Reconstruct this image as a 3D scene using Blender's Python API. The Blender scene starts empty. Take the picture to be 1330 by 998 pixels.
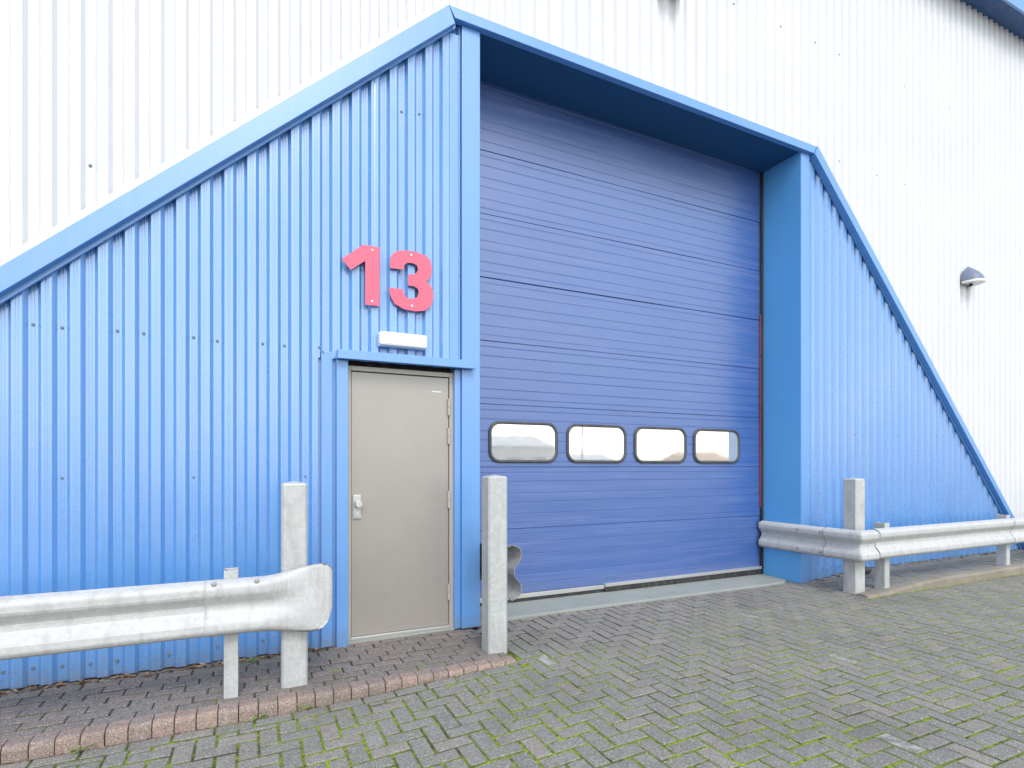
import bpy, bmesh, math, random
from mathutils import Vector, Matrix
random.seed(13)
R = math.radians
scn = bpy.context.scene
COL = scn.collection

# ------------------------------------------------------------------ helpers
def link(o, parent=None):
    COL.objects.link(o)
    if parent is not None:
        o.parent = parent
    return o

def tag(o, label=None, cat=None, group=None, kind=None):
    if label: o['label'] = label
    if cat: o['category'] = cat
    if group: o['group'] = group
    if kind: o['kind'] = kind
    return o

def thing(name, label, cat, loc=(0, 0, 0), group=None):
    o = bpy.data.objects.new(name, None)
    o.location = loc
    o.empty_display_size = 0.2
    link(o)
    return tag(o, label, cat, group)

class MB:
    """collects geometry; co-ordinates are relative to self.org"""
    def __init__(s, org=(0, 0, 0)):
        s.v = []; s.f = []; s.mi = []; s.sm = []; s.org = Vector(org)
    def add(s, verts, faces, mi=0, smooth=False):
        b = len(s.v)
        s.v += [tuple(Vector(p) - s.org) for p in verts]
        for f in faces:
            s.f.append([b + i for i in f]); s.mi.append(mi); s.sm.append(smooth)
    def box(s, x0, x1, y0, y1, z0, z1, mi=0, skip=''):
        v = [(x0, y0, z0), (x1, y0, z0), (x1, y1, z0), (x0, y1, z0), (x0, y0, z1), (x1, y0, z1), (x1, y1, z1), (x0, y1, z1)]
        s.add(v, [(0, 3, 2, 1), (4, 5, 6, 7), (0, 1, 5, 4), (1, 2, 6, 5), (2, 3, 7, 6), (3, 0, 4, 7)], mi)
    def hexa(s, a, b, mi=0):
        """two quads a,b (4 points each) joined to a solid"""
        s.add(list(a) + list(b), [(3, 2, 1, 0), (4, 5, 6, 7), (0, 1, 5, 4), (1, 2, 6, 5), (2, 3, 7, 6), (3, 0, 4, 7)], mi)
    def prism(s, pts, y0, y1, mi=0):
        """outline in x,z extruded from y0 (front) to y1"""
        n = len(pts)
        v = [(p[0], y0, p[1]) for p in pts] + [(p[0], y1, p[1]) for p in pts]
        f = [list(range(n)), list(range(2 * n - 1, n - 1, -1))]
        f += [(i, i + n, (i + 1) % n + n, (i + 1) % n) for i in range(n)]
        s.add(v, f, mi)
    def cyl(s, c, axis, r, h, n=10, mi=0, r2=None):
        """cylinder from c along axis"""
        a = Vector(axis).normalized(); c = Vector(c)
        u = a.orthogonal().normalized(); w = a.cross(u)
        r2 = r if r2 is None else r2
        v = []
        for k in range(n):
            t = 2 * math.pi * k / n; d = u * math.cos(t) + w * math.sin(t)
            v.append(c + d * r)
        for k in range(n):
            t = 2 * math.pi * k / n; d = u * math.cos(t) + w * math.sin(t)
            v.append(c + a * h + d * r2)
        f = [tuple(range(n - 1, -1, -1)), tuple(range(n, 2 * n))]
        f += [(k, (k + 1) % n, (k + 1) % n + n, k + n) for k in range(n)]
        s.add(v, f, mi)
    def build(s, name, mats, parent=None, bevel=0, smooth_angle=None, recalc=True, loc=None):
        me = bpy.data.meshes.new(name)
        me.from_pydata(s.v, [], s.f)
        for m in (mats if isinstance(mats, (list, tuple)) else [mats]):
            me.materials.append(m)
        me.polygons.foreach_set('material_index', s.mi)
        me.polygons.foreach_set('use_smooth', s.sm)
        if recalc:
            bm = bmesh.new(); bm.from_mesh(me)
            bmesh.ops.recalc_face_normals(bm, faces=bm.faces)
            bm.to_mesh(me); bm.free()
        o = bpy.data.objects.new(name, me)
        link(o, parent)
        # parts keep their world co-ordinates: place relative to the parent chain
        off = Vector(s.org)
        p = parent
        while p is not None:
            off -= p.location; p = p.parent
        o.location = off if loc is None else loc
        if bevel:
            b = o.modifiers.new('bevel', 'BEVEL'); b.width = bevel; b.segments = 2
            b.limit_method = 'ANGLE'; b.angle_limit = R(30); b.harden_normals = False
        return o

# ------------------------------------------------------------------ materials
class NT:
    def __init__(s, name):
        s.m = bpy.data.materials.new(name); s.m.use_nodes = True
        s.t = s.m.node_tree; s.n = s.t.nodes; s.l = s.t.links
        s.b = s.n['Principled BSDF']
        s.geo = s.n.new('ShaderNodeNewGeometry')
        s.pos = s.geo.outputs['Position']
    def link(s, a, b): s.l.new(a, b)
    def noise(s, scale, detail=4, rough=.55, vec=None, stretch=None):
        n = s.n.new('ShaderNodeTexNoise'); n.inputs['Scale'].default_value = scale
        n.inputs['Detail'].default_value = detail; n.inputs['Roughness'].default_value = rough
        v = vec or s.pos
        if stretch:
            mp = s.n.new('ShaderNodeMapping'); mp.inputs['Scale'].default_value = stretch
            s.link(v, mp.inputs['Vector']); v = mp.outputs['Vector']
        s.link(v, n.inputs['Vector']); return n.outputs['Fac']
    def voro(s, scale, out='Color', stretch=None):
        n = s.n.new('ShaderNodeTexVoronoi'); n.inputs['Scale'].default_value = scale
        v = s.pos
        if stretch:
            mp = s.n.new('ShaderNodeMapping'); mp.inputs['Scale'].default_value = stretch
            s.link(v, mp.inputs['Vector']); v = mp.outputs['Vector']
        s.link(v, n.inputs['Vector']); return n.outputs[out]
    def ramp(s, fac, stops):
        r = s.n.new('ShaderNodeValToRGB'); e = r.color_ramp.elements
        while len(e) < len(stops): e.new(.5)
        for k, (p, c) in enumerate(stops):
            e[k].position = p
            e[k].color = (c, c, c, 1) if isinstance(c, (int, float)) else (*c, 1)
        s.link(fac, r.inputs['Fac']); return r.outputs['Color']
    def mix(s, fac, a, b, mode='MIX'):
        n = s.n.new('ShaderNodeMix'); n.data_type = 'RGBA'; n.blend_type = mode
        for sock, v in ((n.inputs[0], fac), (n.inputs[6], a), (n.inputs[7], b)):
            if isinstance(v, (int, float)): sock.default_value = v
            elif isinstance(v, tuple): sock.default_value = (*v, 1)
            else: s.link(v, sock)
        return n.outputs[2]
    def math(s, op, a, b=0.0, clamp=False):
        n = s.n.new('ShaderNodeMath'); n.operation = op; n.use_clamp = clamp
        for sock, v in ((n.inputs[0], a), (n.inputs[1], b)):
            if isinstance(v, (int, float)): sock.default_value = v
            else: s.link(v, sock)
        return n.outputs[0]
    def attr(s, name):
        n = s.n.new('ShaderNodeAttribute'); n.attribute_name = name; return n
    def sep(s, c):
        n = s.n.new('ShaderNodeSeparateColor'); s.link(c, n.inputs[0]); return n.outputs
    def xyz(s):
        n = s.n.new('ShaderNodeSeparateXYZ'); s.link(s.pos, n.inputs[0]); return n.outputs
    def bump(s, h, strength=.2, dist=.01):
        n = s.n.new('ShaderNodeBump'); n.inputs['Strength'].default_value = strength
        n.inputs['Distance'].default_value = dist
        s.link(h, n.inputs['Height']); s.link(n.outputs[0], s.b.inputs['Normal'])
    def set(s, **k):
        names = dict(col='Base Color', rough='Roughness', metal='Metallic', spec='Specular IOR Level', ior='IOR', coat='Coat Weight', coatr='Coat Roughness')
        for a, v in k.items():
            sock = s.b.inputs[names[a]]
            if isinstance(v, (int, float)): sock.default_value = v
            elif isinstance(v, tuple): sock.default_value = (*v, 1)
            else: s.link(v, sock)
        return s.m

def paint(name, col, rough=.42, spec=.5, ior=1.5, dirt=.25, dirtcol=(.30, .30, .28), wav=.10, coat=0.0, splash=0):
    n = NT(name)
    big = n.noise(1.3, 5, .6)
    streak = n.noise(3.0, 5, .6, stretch=(6, 6, .35))
    fine = n.noise(60, 3, .6)
    c = n.mix(n.ramp(streak, [(.42, 0.0), (.8, dirt)]), col, dirtcol)
    c = n.mix(n.ramp(fine, [(.66, 0.0), (.8, dirt * .8)]), c, dirtcol)
    c2 = tuple(min(1, v * 1.13) for v in col); 
    c = n.mix(n.ramp(big, [(.3, 0.0), (.75, .5)]), c, c2)
    if splash:     # mud splashed up from the ground, thinning out with height
        z = n.xyz()[2]
        near = n.math('SUBTRACT', 1.0, n.math('MULTIPLY', z, 2.6), clamp=True)
        sp = n.ramp(n.math('MULTIPLY', near, n.math('ADD', n.noise(38, 5, .7), n.math('MULTIPLY', n.noise(6, 4, .6), .5))), [(.50, 0.0), (.85, .55)])
        c = n.mix(sp, c, (.17, .17, .16))
    return n.set(col=c, rough=n.ramp(big, [(.3, rough - .06), (.7, rough + .08)]), spec=spec, ior=ior, coat=coat, coatr=.3)

M = {}
M['blue'] = paint('blue_coated_steel', (.090, .275, .63), .27, .5, 2.3, .22, (.34, .42, .50), splash=1)
M['blue_dull'] = paint('blue_flat_flashing', (.090, .275, .63), .36, .5, 2.0, .16, (.30, .38, .48), splash=1)
M['jamb'] = paint('blue_reveal_sheet', (.10, .36, .74), .45, .5, 1.5, .18, (.25, .32, .42))
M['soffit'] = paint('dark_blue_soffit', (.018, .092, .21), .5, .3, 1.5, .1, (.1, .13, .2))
M['white'] = paint('white_coated_steel', (.655, .662, .69), .38, .5, 1.5, .10, (.62, .62, .64))
M['navy'] = paint('navy_eaves', (.02, .085, .25), .5)
M['frame'] = paint('grey_beige_frame', (.40, .365, .33), .38, .5, 1.7, .12)
M['leaf'] = paint('warm_grey_door', (.29, .265, .245), .30, .5, 1.95, .14, (.36, .35, .33), .05)
M['dark'] = paint('black_rubber_and_shade', (.02, .02, .022), .6)
M['gasket'] = paint('grey_gasket_and_shade', (.055, .06, .07), .55)
M['alu'] = paint('aluminium', (.55, .55, .54), .4, .5, 1.5, .3, (.3, .29, .27))
M['alu'].node_tree.nodes['Principled BSDF'].inputs['Metallic'].default_value = .6
M['red'] = paint('red_number_plate', (.74, .12, .20), .42, .5, 1.5, .08, (.7, .2, .25), .03)
M['redstrip'] = paint('red_edge_strip', (.36, .05, .06), .5)
M['lampgrey'] = paint('blue_grey_lamp_hood', (.15, .19, .27), .45)
M['lampwhite'] = paint('white_lamp_body', (.82, .82, .80), .35, .5, 1.5, .05)
M['debris'] = paint('brown_leaf', (.16, .085, .045), .7)
M['screwgrey'] = paint('zinc_screw', (.12, .18, .24), .4, .5, 1.5, .1, (.2, .24, .28))
M['stickerwhite'] = paint('white_sticker', (.8, .8, .8), .5)

def m_roller():
    n = NT('violet_blue_door_panel')
    big = n.noise(1.0, 5, .6)
    scuff = n.noise(2.0, 6, .65, stretch=(.5, 1, 9))
    fine = n.noise(45, 4, .65)
    c = n.mix(n.ramp(big, [(.3, 0.0), (.75, .6)]), (.034, .100, .335), (.048, .122, .37))
    c = n.mix(n.ramp(scuff, [(.5, 0.0), (.8, .26)]), c, (.20, .25, .50))
    c = n.mix(n.ramp(fine, [(.64, 0.0), (.82, .22)]), c, (.26, .30, .50))
    thin = n.noise(3, 6, .75, stretch=(.25, 1, 38))
    c = n.mix(n.ramp(thin, [(.60, 0.0), (.72, .35)]), c, (.30, .34, .52))
    near = n.math('SUBTRACT', 1.0, n.math('MULTIPLY', n.xyz()[2], 1.7), clamp=True)
    c = n.mix(n.ramp(n.math('MULTIPLY', near, n.math('ADD', n.noise(30, 5, .7), n.math('MULTIPLY', n.noise(4, 4, .6), .5))), [(.45, 0.0), (.85, .5)]), c, (.16, .16, .17))
    n.bump(n.noise(4, 2, .4, stretch=(.5, 1, 2)), .06, .05)
    return n.set(col=c, rough=n.ramp(scuff, [(.35, .33), (.75, .48)]), spec=.5, ior=2.1)
M['roller'] = m_roller()

def m_zinc(name, base=(.50, .51, .51), dark=(.34, .35, .355), rough=.45, metal=.15):
    n = NT(name)
    v = n.sep(n.voro(75))[0]
    b = n.noise(13, 6, .7)
    st = n.noise(5, 5, .6, stretch=(3, 3, .5))
    c = n.mix(n.ramp(v, [(.1, 0.0), (.9, .65)]), base, tuple(x * 1.2 for x in base))
    c = n.mix(n.ramp(b, [(.42, 0.0), (.70, .6)]), c, dark)
    c = n.mix(n.ramp(st, [(.52, 0.0), (.78, .5)]), c, (.27, .26, .24))
    z = n.xyz()[2]
    n.bump(n.noise(22, 3, .5), .12, .01)
    return n.set(col=c, rough=n.ramp(v, [(0, rough - .08), (1, rough + .12)]), metal=metal)
M['zinc'] = m_zinc('galvanised_steel_post', (.47, .48, .485), (.37, .38, .385))
M['rail'] = m_zinc('galvanised_steel_beam', (.49, .495, .50), (.42, .425, .425), .58, .06)
M['raildark'] = m_zinc('dull_and_shaded_steel', (.30, .30, .30), (.18, .18, .175), .55, .1)
M['railold'] = m_zinc('weathered_galvanised_steel', (.50, .505, .51), (.36, .365, .37), .5, .12)

def m_pane():
    n = NT('reflective_acrylic_pane')
    n.bump(n.noise(3.2, 2, .5), .005, .06)
    return n.set(col=n.mix(n.ramp(n.noise(9, 5, .7), [(.4, 0.0), (.75, .6)]), (.80, .80, .79), (.70, .70, .68)), rough=n.ramp(n.noise(6, 4, .6), [(.4, .02), (.75, .07)]), metal=.68)  # pale diffuse share paints a whitish haze over the mirrored sky
M['pane'] = m_pane()

def m_concrete(name, a, b, moss=0.0):
    n = NT(name)
    c = n.mix(n.ramp(n.noise(2.3, 6, .65), [(.3, 0.0), (.75, 1.0)]), a, b)
    c = n.mix(n.ramp(n.noise(90, 3, .7), [(.55, 0.0), (.8, .5)]), c, tuple(v * .55 for v in a))
    c = n.mix(n.ramp(n.noise(14, 4, .6), [(.62, 0.0), (.8, .35)]), c, (.38, .38, .36))
    if moss:
        c = n.mix(n.ramp(n.noise(5, 5, .6), [(.55, 0.0), (.75, moss)]), c, (.10, .14, .03))
    n.bump(n.noise(70, 4, .6), .3, .004)
    return n.set(col=c, rough=.85)
M['concrete'] = m_concrete('green_grey_concrete', (.27, .29, .27), (.33, .35, .325), .25)
M['ground'] = m_concrete('yard_ground', (.20, .20, .195), (.23, .23, .22))
M['kerbconc'] = m_concrete('sandy_concrete_kerb', (.21, .18, .145), (.31, .275, .23), .5)
M['backwall'] = m_concrete('pale_render', (.6, .6, .59), (.66, .66, .65))
M['brickwall'] = m_concrete('orange_brick_wall', (.52, .32, .2), (.56, .36, .25))
M['roofgrey'] = m_concrete('grey_roof_sheet', (.52, .53, .55), (.58, .59, .61))

MOSS = [(.47, 0.0), (.60, 1.0)]
def moss_mask(n):
    """where moss grows: patchy, thick in the middle of the yard, thinning towards the doorway"""
    x, y, z = n.xyz()
    a = n.noise(.9, 4, .6)
    b = n.noise(11, 5, .7)
    s = n.math('ADD', n.math('MULTIPLY', a, .60), n.math('MULTIPLY', b, .50))
    # less in the strip swept by the door
    d = n.math('MULTIPLY', n.math('SUBTRACT', y, 3.35), .22)
    d = n.math('MAXIMUM', d, 0.0)
    e = n.math('MULTIPLY', n.math('SUBTRACT', x, 2.2), .024, clamp=True)
    s = n.math('ADD', s, n.math('MINIMUM', e, .10))
    return n.math('SUBTRACT', s, d)

def m_block(name, tones, mossy=.95, lime_amt=.6, speck=.5):
    n = NT(name)
    at = n.sep(n.attr('tint').outputs['Color'])
    c = n.ramp(at[0], tones)
    # patches of tone and aggregate
    c = n.mix(n.ramp(n.noise(3, 5, .6), [(.35, 0.0), (.7, .5)]), c, tuple(v * .82 for v in tones[1][1]))
    g = n.noise(170, 3, .75)
    c = n.mix(n.ramp(g, [(.54, 0.0), (.66, speck)]), c, (.50, .49, .46))
    c = n.mix(n.ramp(n.noise(130, 3, .75), [(.55, 0.0), (.68, .6)]), c, (.09, .09, .09))
    gr = n.sep(n.voro(240))
    c = n.mix(n.ramp(gr[0], [(.70, 0.0), (.95, .62)]), c, (.52, .51, .49))
    c = n.mix(n.ramp(gr[1], [(.68, 0.0), (.95, .62)]), c, (.07, .07, .07))
    c = n.mix(n.ramp(n.noise(28, 4, .65), [(.5, 0.0), (.72, .4)]), c, tuple(v * .62 for v in tones[1][1]))
    c = n.mix(n.ramp(n.noise(.8, 6, .65), [(.50, 0.0), (.72, .45)]), c, (.10, .098, .09))
    # pale lime marks on a few blocks only
    lime = n.math('MULTIPLY', n.ramp(at[2], [(.985, 0.0), (.995, lime_amt)]), n.ramp(n.noise(16, 4, .6), [(.42, 0.0), (.62, 1.0)]))
    c = n.mix(lime, c, (.48, .48, .46))
    mk = n.ramp(moss_mask(n), MOSS)
    e = n.math('MULTIPLY', mk, n.ramp(at[1], [(.35, 0.0), (1.0, mossy)]))
    soil = n.mix(n.ramp(at[1], [(.3, 0.0), (1.0, .9)]), c, (.04, .04, .033))
    c = n.mix(e, soil, (.15, .215, .012))
    n.bump(n.math('ADD', n.noise(240, 3, .7), n.math('MULTIPLY', n.noise(40, 4, .6), .7)), .45, .003)
    return n.set(col=c, rough=.9, spec=.25)
M['block'] = m_block('grey_block_paver', [(0, (.185, .180, .165)), (.35, (.250, .228, .203)), (.7, (.208, .210, .195)), (1, (.30, .255, .222))])
M['redblock'] = m_block('brown_block_paver', [(0, (.155, .13, .115)), (.4, (.20, .16, .14)), (.75, (.18, .16, .148)), (1, (.25, .18, .15))], .3, 0.0)
M['kerbblock'] = m_block('pink_kerb_block', [(0, (.23, .165, .14)), (.4, (.32, .215, .175)), (.75, (.26, .20, .175)), (1, (.36, .235, .185))], .25, 0.0, speck=.6)

def m_joint():
    n = NT('mossy_joint_sand')
    mk = n.ramp(moss_mask(n), [(.43, 0.0), (.57, 1.0)])
    dirt = n.mix(n.noise(30, 4, .6), (.028, .026, .022), (.065, .058, .045))
    mo = n.mix(n.ramp(n.noise(34, 5, .7), [(.34, 0.0), (.62, 1.0)]), (.05, .075, .006), (.30, .42, .02))
    n.bump(n.noise(120, 4, .6), .8, .006)
    return n.set(col=n.mix(mk, dirt, mo), rough=.95, spec=.1)
M['joint'] = m_joint()
def m_plant():
    n = NT('weed_green')
    return n.set(col=n.mix(n.noise(30, 3), (.10, .22, .03), (.20, .34, .06)), rough=.5)
M['weed'] = m_plant()
def m_litter():
    n = NT('dry_leaf_litter')
    return n.set(col=n.ramp(n.sep(n.voro(25))[0], [(0, (.10, .06, .035)), (.5, (.22, .13, .07)), (1, (.34, .27, .19))]), rough=.8)
M['litter'] = m_litter()

# ------------------------------------------------------------------ key dimensions
YF = 4.35          # crest of the wall cladding
VAL = 0.028        # rib depth
PITCH = 0.145
PH = -1.207        # x of one crest start
YD = 4.87          # sectional door plane
XL, XR = 1.725, 5.69
TL, TR = 1.433, 5.90                      # corners of the blue surround
def ztop(x): return 5.118 - .0135 * (x - TL)   # top of the surround trim
SL, SR = .912, 1.022
def line(x):                              # top edge of the blue surround
    if x < TL: return ztop(TL) - SL * (TL - x)
    if x > TR: return ztop(TR) - SR * (x - TR)
    return ztop(x)
XEND0 = TL - ztop(TL) / SL
XEND1 = TR + ztop(TR) / SR
ZE = 7.95
def sm(t):
    t = max(0.0, min(1.0, t)); return t * t * (3 - 2 * t)
def zy(x):                                # yard level: falls gently towards the left
    return -.10 * (1 - sm((x + .2) / 2.7))
def zr(x, y): return .005 + .070 * sm((x - 5.75) / 1.3)   # raised pavement on the right
def zp(x):                                # raised pavement in front of the side door
    return -.022 + .012 * sm((x + .5) / 2)

# ------------------------------------------------------------------ the building
bld = thing('industrial_building', 'large white ribbed metal industrial building with a blue trapezoid surround around its roller door', 'building', (3.7, YF, 0))

def profile(x0, x1):
    """x,y points of the trapezoidal sheet between x0 and x1 with fine stiffener lines"""
    pts = []
    k0 = math.floor((x0 - PH) / PITCH) - 1
    k = k0
    base = [(0, 0), (.016, 0), (.018, .0009), (.021, .0009), (.023, 0), (.031, 0), (.033, .0009), (.036, .0009), (.038, 0), (.054, 0),
            (.075, VAL), (.088, VAL), (.090, VAL - .0009), (.093, VAL - .0009), (.095, VAL), (.104, VAL), (.106, VAL - .0009), (.109, VAL - .0009), (.111, VAL), (.124, VAL)]
    while PH + k * PITCH < x1 + PITCH:
        for dx, dy in base:
            sheet_no = (k + 700) // 7 - (1 if k % 7 == 0 and dx < .03 else 0)      # neighbouring sheets lap over each other
            pts.append((PH + k * PITCH + dx, YF + dy + (.0014 if sheet_no % 2 else 0)))
        k += 1
    def yat(x):
        for a, b in zip(pts, pts[1:]):
            if a[0] <= x <= b[0]:
                return a[1] + (b[1] - a[1]) * (x - a[0]) / max(1e-9, b[0] - a[0])
        return YF
    out = [(x0, yat(x0))] + [p for p in pts if x0 + 1e-4 < p[0] < x1 - 1e-4] + [(x1, yat(x1))]
    return out, yat

def cladding(name, mat, spans, parent, screws=()):
    mb = MB(parent.location)
    for x0, x1, zb, zt in spans:
        pr, yat = profile(x0, x1)
        prev = None
        for (x, y) in pr:
            b, t = zb(x), zt(x)
            if t - b < .002:
                prev = None; continue
            if prev:
                px, py, pb, pt = prev
                mb.add([(px, py, pb), (x, y, b), (x, y, t), (px, py, pt)], [(0, 1, 2, 3)])
            prev = (x, y, b, t)
    _, yat = profile(spans[0][0], spans[-1][1])
    for (x, z, s) in screws:
        y = yat(x)
        mb.cyl((x, y, z), (0, -1, 0), .0105 * s, .003, 12, 1)
        mb.cyl((x, y - .003, z), (0, -1, 0), .0065 * s, .006, 6, 1)
    return mb.build(name, [mat, M['screwgrey']], parent, recalc=False)

def valley(k): return PH + k * PITCH + .0995
def crest(k): return PH + k * PITCH + .027
# --- white wall
W0, W1 = -9.0, 19.0
ws = []
for k in range(-20, 70, 4):
    for z in (3.3, 5.05, 6.35, 7.55):
        x = valley(k) + PITCH * random.choice([0, 1])
        if line(x) + .25 < z and random.random() < .8: ws.append((x, z + random.uniform(-.01, .01), 1))
whitez = lambda x: max(.02, line(x) + .01)
cladding('white_cladding', M['white'], [(W0, XEND0, lambda x: .02, lambda x: ZE), (XEND0, TL, whitez, lambda x: ZE), (TL, TR, whitez, lambda x: ZE), (TR, XEND1, whitez, lambda x: ZE), (XEND1, W1, lambda x: .02, lambda x: ZE)], bld, ws)
# --- blue cladding left of the door opening (with the side door cut out), and right of it
top = lambda x: line(x) - .05
bs = []
for k in range(-16, 19):
    x = valley(k)
    if x < .5:
        if k % 2 == 0 or random.random() < .35: bs.append((x, .085 + random.uniform(-.012, .012), 1.1))
    if line(x) > 2.5 and k % 3 != 1 and x < .2: bs.append((x, 2.24 + random.uniform(-.006, .006), 1))
    if k in (12, 15, 16): bs.append((x, 4.2 + .02 * (k % 3), 1))
    if x < .4 and k % 5 == 0: bs.append((x, 1.28, .8))
for x in (.44, .98, 1.18, 1.36): bs.append((x, 2.245, 1))
cladding('blue_cladding', M['blue'], [(XEND0 + .03, .4305, lambda x: zp(x) + .012, top), (.4305, 1.555, lambda x: 2.17, top)], bld, bs)
br = []
for k in range(50, 82):
    x = valley(k)
    if x > 5.9 and x < XEND1 - .3: br.append((x, .13, 1.1))
    if k % 6 == 0 and line(x) > 2.2: br.append((x, 1.75, 1))
cladding('blue_cladding', M['blue'], [(5.835, XEND1 - .03, lambda x: zr(x, 0) + .006, top)], bld, br)
# backing so the rib hollows end in a dark cavity, and the rest of the shell
mb = MB(bld.location)
mb.box(W0, W1, 9.0, 30.0, .0, ZE - .02)
mb.box(W0, W0 + .1, YF + .06, 9.0, 0, ZE - .02); mb.box(W1 - .1, W1, YF + .06, 9.0, 0, ZE - .02)
mb.build('rear_wall', M['white'], bld)
mb = MB(bld.location)
mb.box(W0 - .2, W1 + .2, YF + .05, 30.2, 8.10, 8.22)
mb.build('roof', M['roofgrey'], bld)
# --- eaves: soffit + fascia
mb = MB(bld.location)
mb.box(W0 - .2, W1 + .2, 4.10, YF + .05, 7.93, 7.96)
mb.build('eaves_soffit', M['navy'], bld)
mb = MB(bld.location)
mb.box(W0 - .2, W1 + .2, 4.07, 4.098, 7.91, 8.11)
mb.build('eaves_fascia', M['blue_dull'], bld)

# --- trims of the trapezoid surround
def slanted(mb, pA, pB, up, dn, y0, y1, mi=0, cutA=None, cutB=None):
    """strip between two points of the top line; up/dn are vertical offsets of its edges"""
    (xa, za), (xb, zb) = pA, pB
    da = cutA if cutA is not None else 0; db = cutB if cutB is not None else 0
    a = [(xa, y0, za + up), (xa + da, y0, za + dn), (xb + db, y0, zb + dn), (xb, y0, zb + up)]
    b = [(p[0], y1, p[2]) for p in a]
    mb.hexa(a, b, mi)
PL = (TL, ztop(TL)); PR = (TR, ztop(TR))
P0 = (XEND0 + .02, .02); P1 = (XEND1 - .02, .02)
FH = .135                      # vertical height of the slope fascia
mb = MB(bld.location)
slanted(mb, P0, PL, 0, -FH, 4.28, 4.345, cutB=.055)
slanted(mb, P0, (TL + .10, ztop(TL) - .0), -FH - .006, -FH - .062, 4.335, 4.347) if False else None
mb.build('slope_trim', M['blue_dull'], bld, bevel=.004)
mb = MB(bld.location)
slanted(mb, (P0[0], P0[1]), (TL + .075, line(TL) + SL * .075), -FH - .002, -FH - .066, 4.326, 4.346, cutB=0)
mb.build('slope_flashing', M['blue_dull'], bld, bevel=.002)
mb = MB(bld.location)
slanted(mb, PL, PR, 0, -.090, 4.282, 4.345, cutA=.055, cutB=-.045)
mb.build('lintel_trim', M['blue_dull'], bld, bevel=.004)
mb = MB(bld.location)
slanted(mb, PR, P1, 0, -.105, 4.268, 4.345, cutA=-.047)
mb.build('slope_trim', M['blue_dull'], bld, bevel=.004)
mb = MB(bld.location)
slanted(mb, (TR - .045, ztop(TR)+ .045*SR), P1, -.107, -.160, 4.330, 4.346, cutA=0)
mb.build('slope_flashing', M['blue_dull'], bld, bevel=.002)
# white flashing strip above the left slope
mb = MB(bld.location)
slanted(mb, P0, (TL - .0, ztop(TL)), .078, .002, 4.325, 4.349)
mb.build('white_flashing', M['white'], bld, bevel=.003)
# corner trims beside the door opening
mb = MB(bld.location)
mb.box(1.562, XL, 4.325, 4.40, .0, ztop(1.6) - .088)
mb.box(1.46, 1.545, 4.347, 4.37, 2.23, 4.95)
mb.build('corner_trim', M['blue_dull'], bld, bevel=.006)
mb = MB(bld.location)
mb.box(XR + .003, 5.838, 4.325, 4.40, .0, ztop(5.75) - .088)
mb.build('corner_trim', M['blue_dull'], bld, bevel=.006)
# reveals and soffit of the recess
mb = MB(bld.location); mb.box(XR, XR + .04, 4.333, YD + .05, .003, 5.04); mb.build('reveal_panel', M['jamb'], bld)
mb = MB(bld.location); mb.box(XL - .04, XL, 4.402, YD + .05, .005, 5.06); mb.build('reveal_panel', M['jamb'], bld)
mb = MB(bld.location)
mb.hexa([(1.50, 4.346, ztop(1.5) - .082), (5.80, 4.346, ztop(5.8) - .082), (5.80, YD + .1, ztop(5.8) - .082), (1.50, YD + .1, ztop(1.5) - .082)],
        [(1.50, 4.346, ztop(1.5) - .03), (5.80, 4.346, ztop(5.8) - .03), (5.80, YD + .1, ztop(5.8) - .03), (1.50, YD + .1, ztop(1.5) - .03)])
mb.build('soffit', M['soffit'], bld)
# concrete threshold of the roller door
mb = MB(bld.location)
n = 8
outl = [(XL - .03, 5.2), (XL - .03, 4.41), (5.35, 4.41), (5.55, 4.43), (5.66, 4.50), (XR, 4.62), (XR, 5.2)]
mb.add([(x, y, .022) for x, y in outl] + [(x, y, -.12) for x, y in outl], [tuple(range(7)), tuple(range(13, 6, -1))] + [(i, (i + 1) % 7, (i + 1) % 7 + 7, i + 7) for i in range(7)])
mb.build('concrete_threshold', M['concrete'], bld, bevel=.008)

# --- sectional door
sd_mb = MB(bld.location)
seams = [4.972 - .604 * i for i in range(0, 9)]
seams = [s for s in seams if s > .1]
seams = [5.12] + [4.367, 3.763, 3.159, 2.555, 1.950, 1.346, .742] + [.10]
prof = []          # (y, z) from the top down
def rib_lines(zt, zb):
    z = zt; out = []
    w = [.075, .088, .115]
    z -= .055; i = 0
    while z > zb + .05:
        out.append(z); z -= (.088 if i % 2 == 0 else .115); i += 1
    return out
for zt, zb in zip(seams, seams[1:]):
    tone = .5
    gd = .003 if zt < 2.6 else .0019
    gs = .009 if abs(zt - 3.159) < .01 else .0045
    prof += [(YD + (.014 if gs > .006 else .007), zt - .0004), (YD + (.014 if gs > .006 else .007), zt - .002), (YD, zt - gs)]
    for z in rib_lines(zt, zb):
        prof += [(YD, z + .005), (YD + gd, z + .0012), (YD + gd, z - .0012), (YD, z - .005)]
    prof += [(YD, zb + .0045), (YD + .008, zb + .0015)]
# strips between x breaks so slight panel warp reads
xs = [XL - .03 + (XR - .012 - XL + .03) * i / 14 for i in range(15)]
rng = random.Random(5)
verts = []
seamz = seams
def warp(x, z):
    i = sum(1 for s in seams if z < s)
    return .0022 * math.sin(1.7 * x + 2.1 * i) + .0012 * math.sin(4.1 * x + i)
for (y, z) in prof:
    for x in xs: verts.append((x, y + warp(x, z), z))
nf = len(xs)
faces = [(r * nf + c, r * nf + c + 1, (r + 1) * nf + c + 1, (r + 1) * nf + c) for r in range(len(prof) - 1) for c in range(nf - 1)]
sd_mb.add(verts, faces)
sd_mb.box(XL, XR, YD + .06, YD + .08, .02, 5.12)
sdoor = sd_mb.build('sectional_door', M['roller'], bld, recalc=False)
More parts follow.
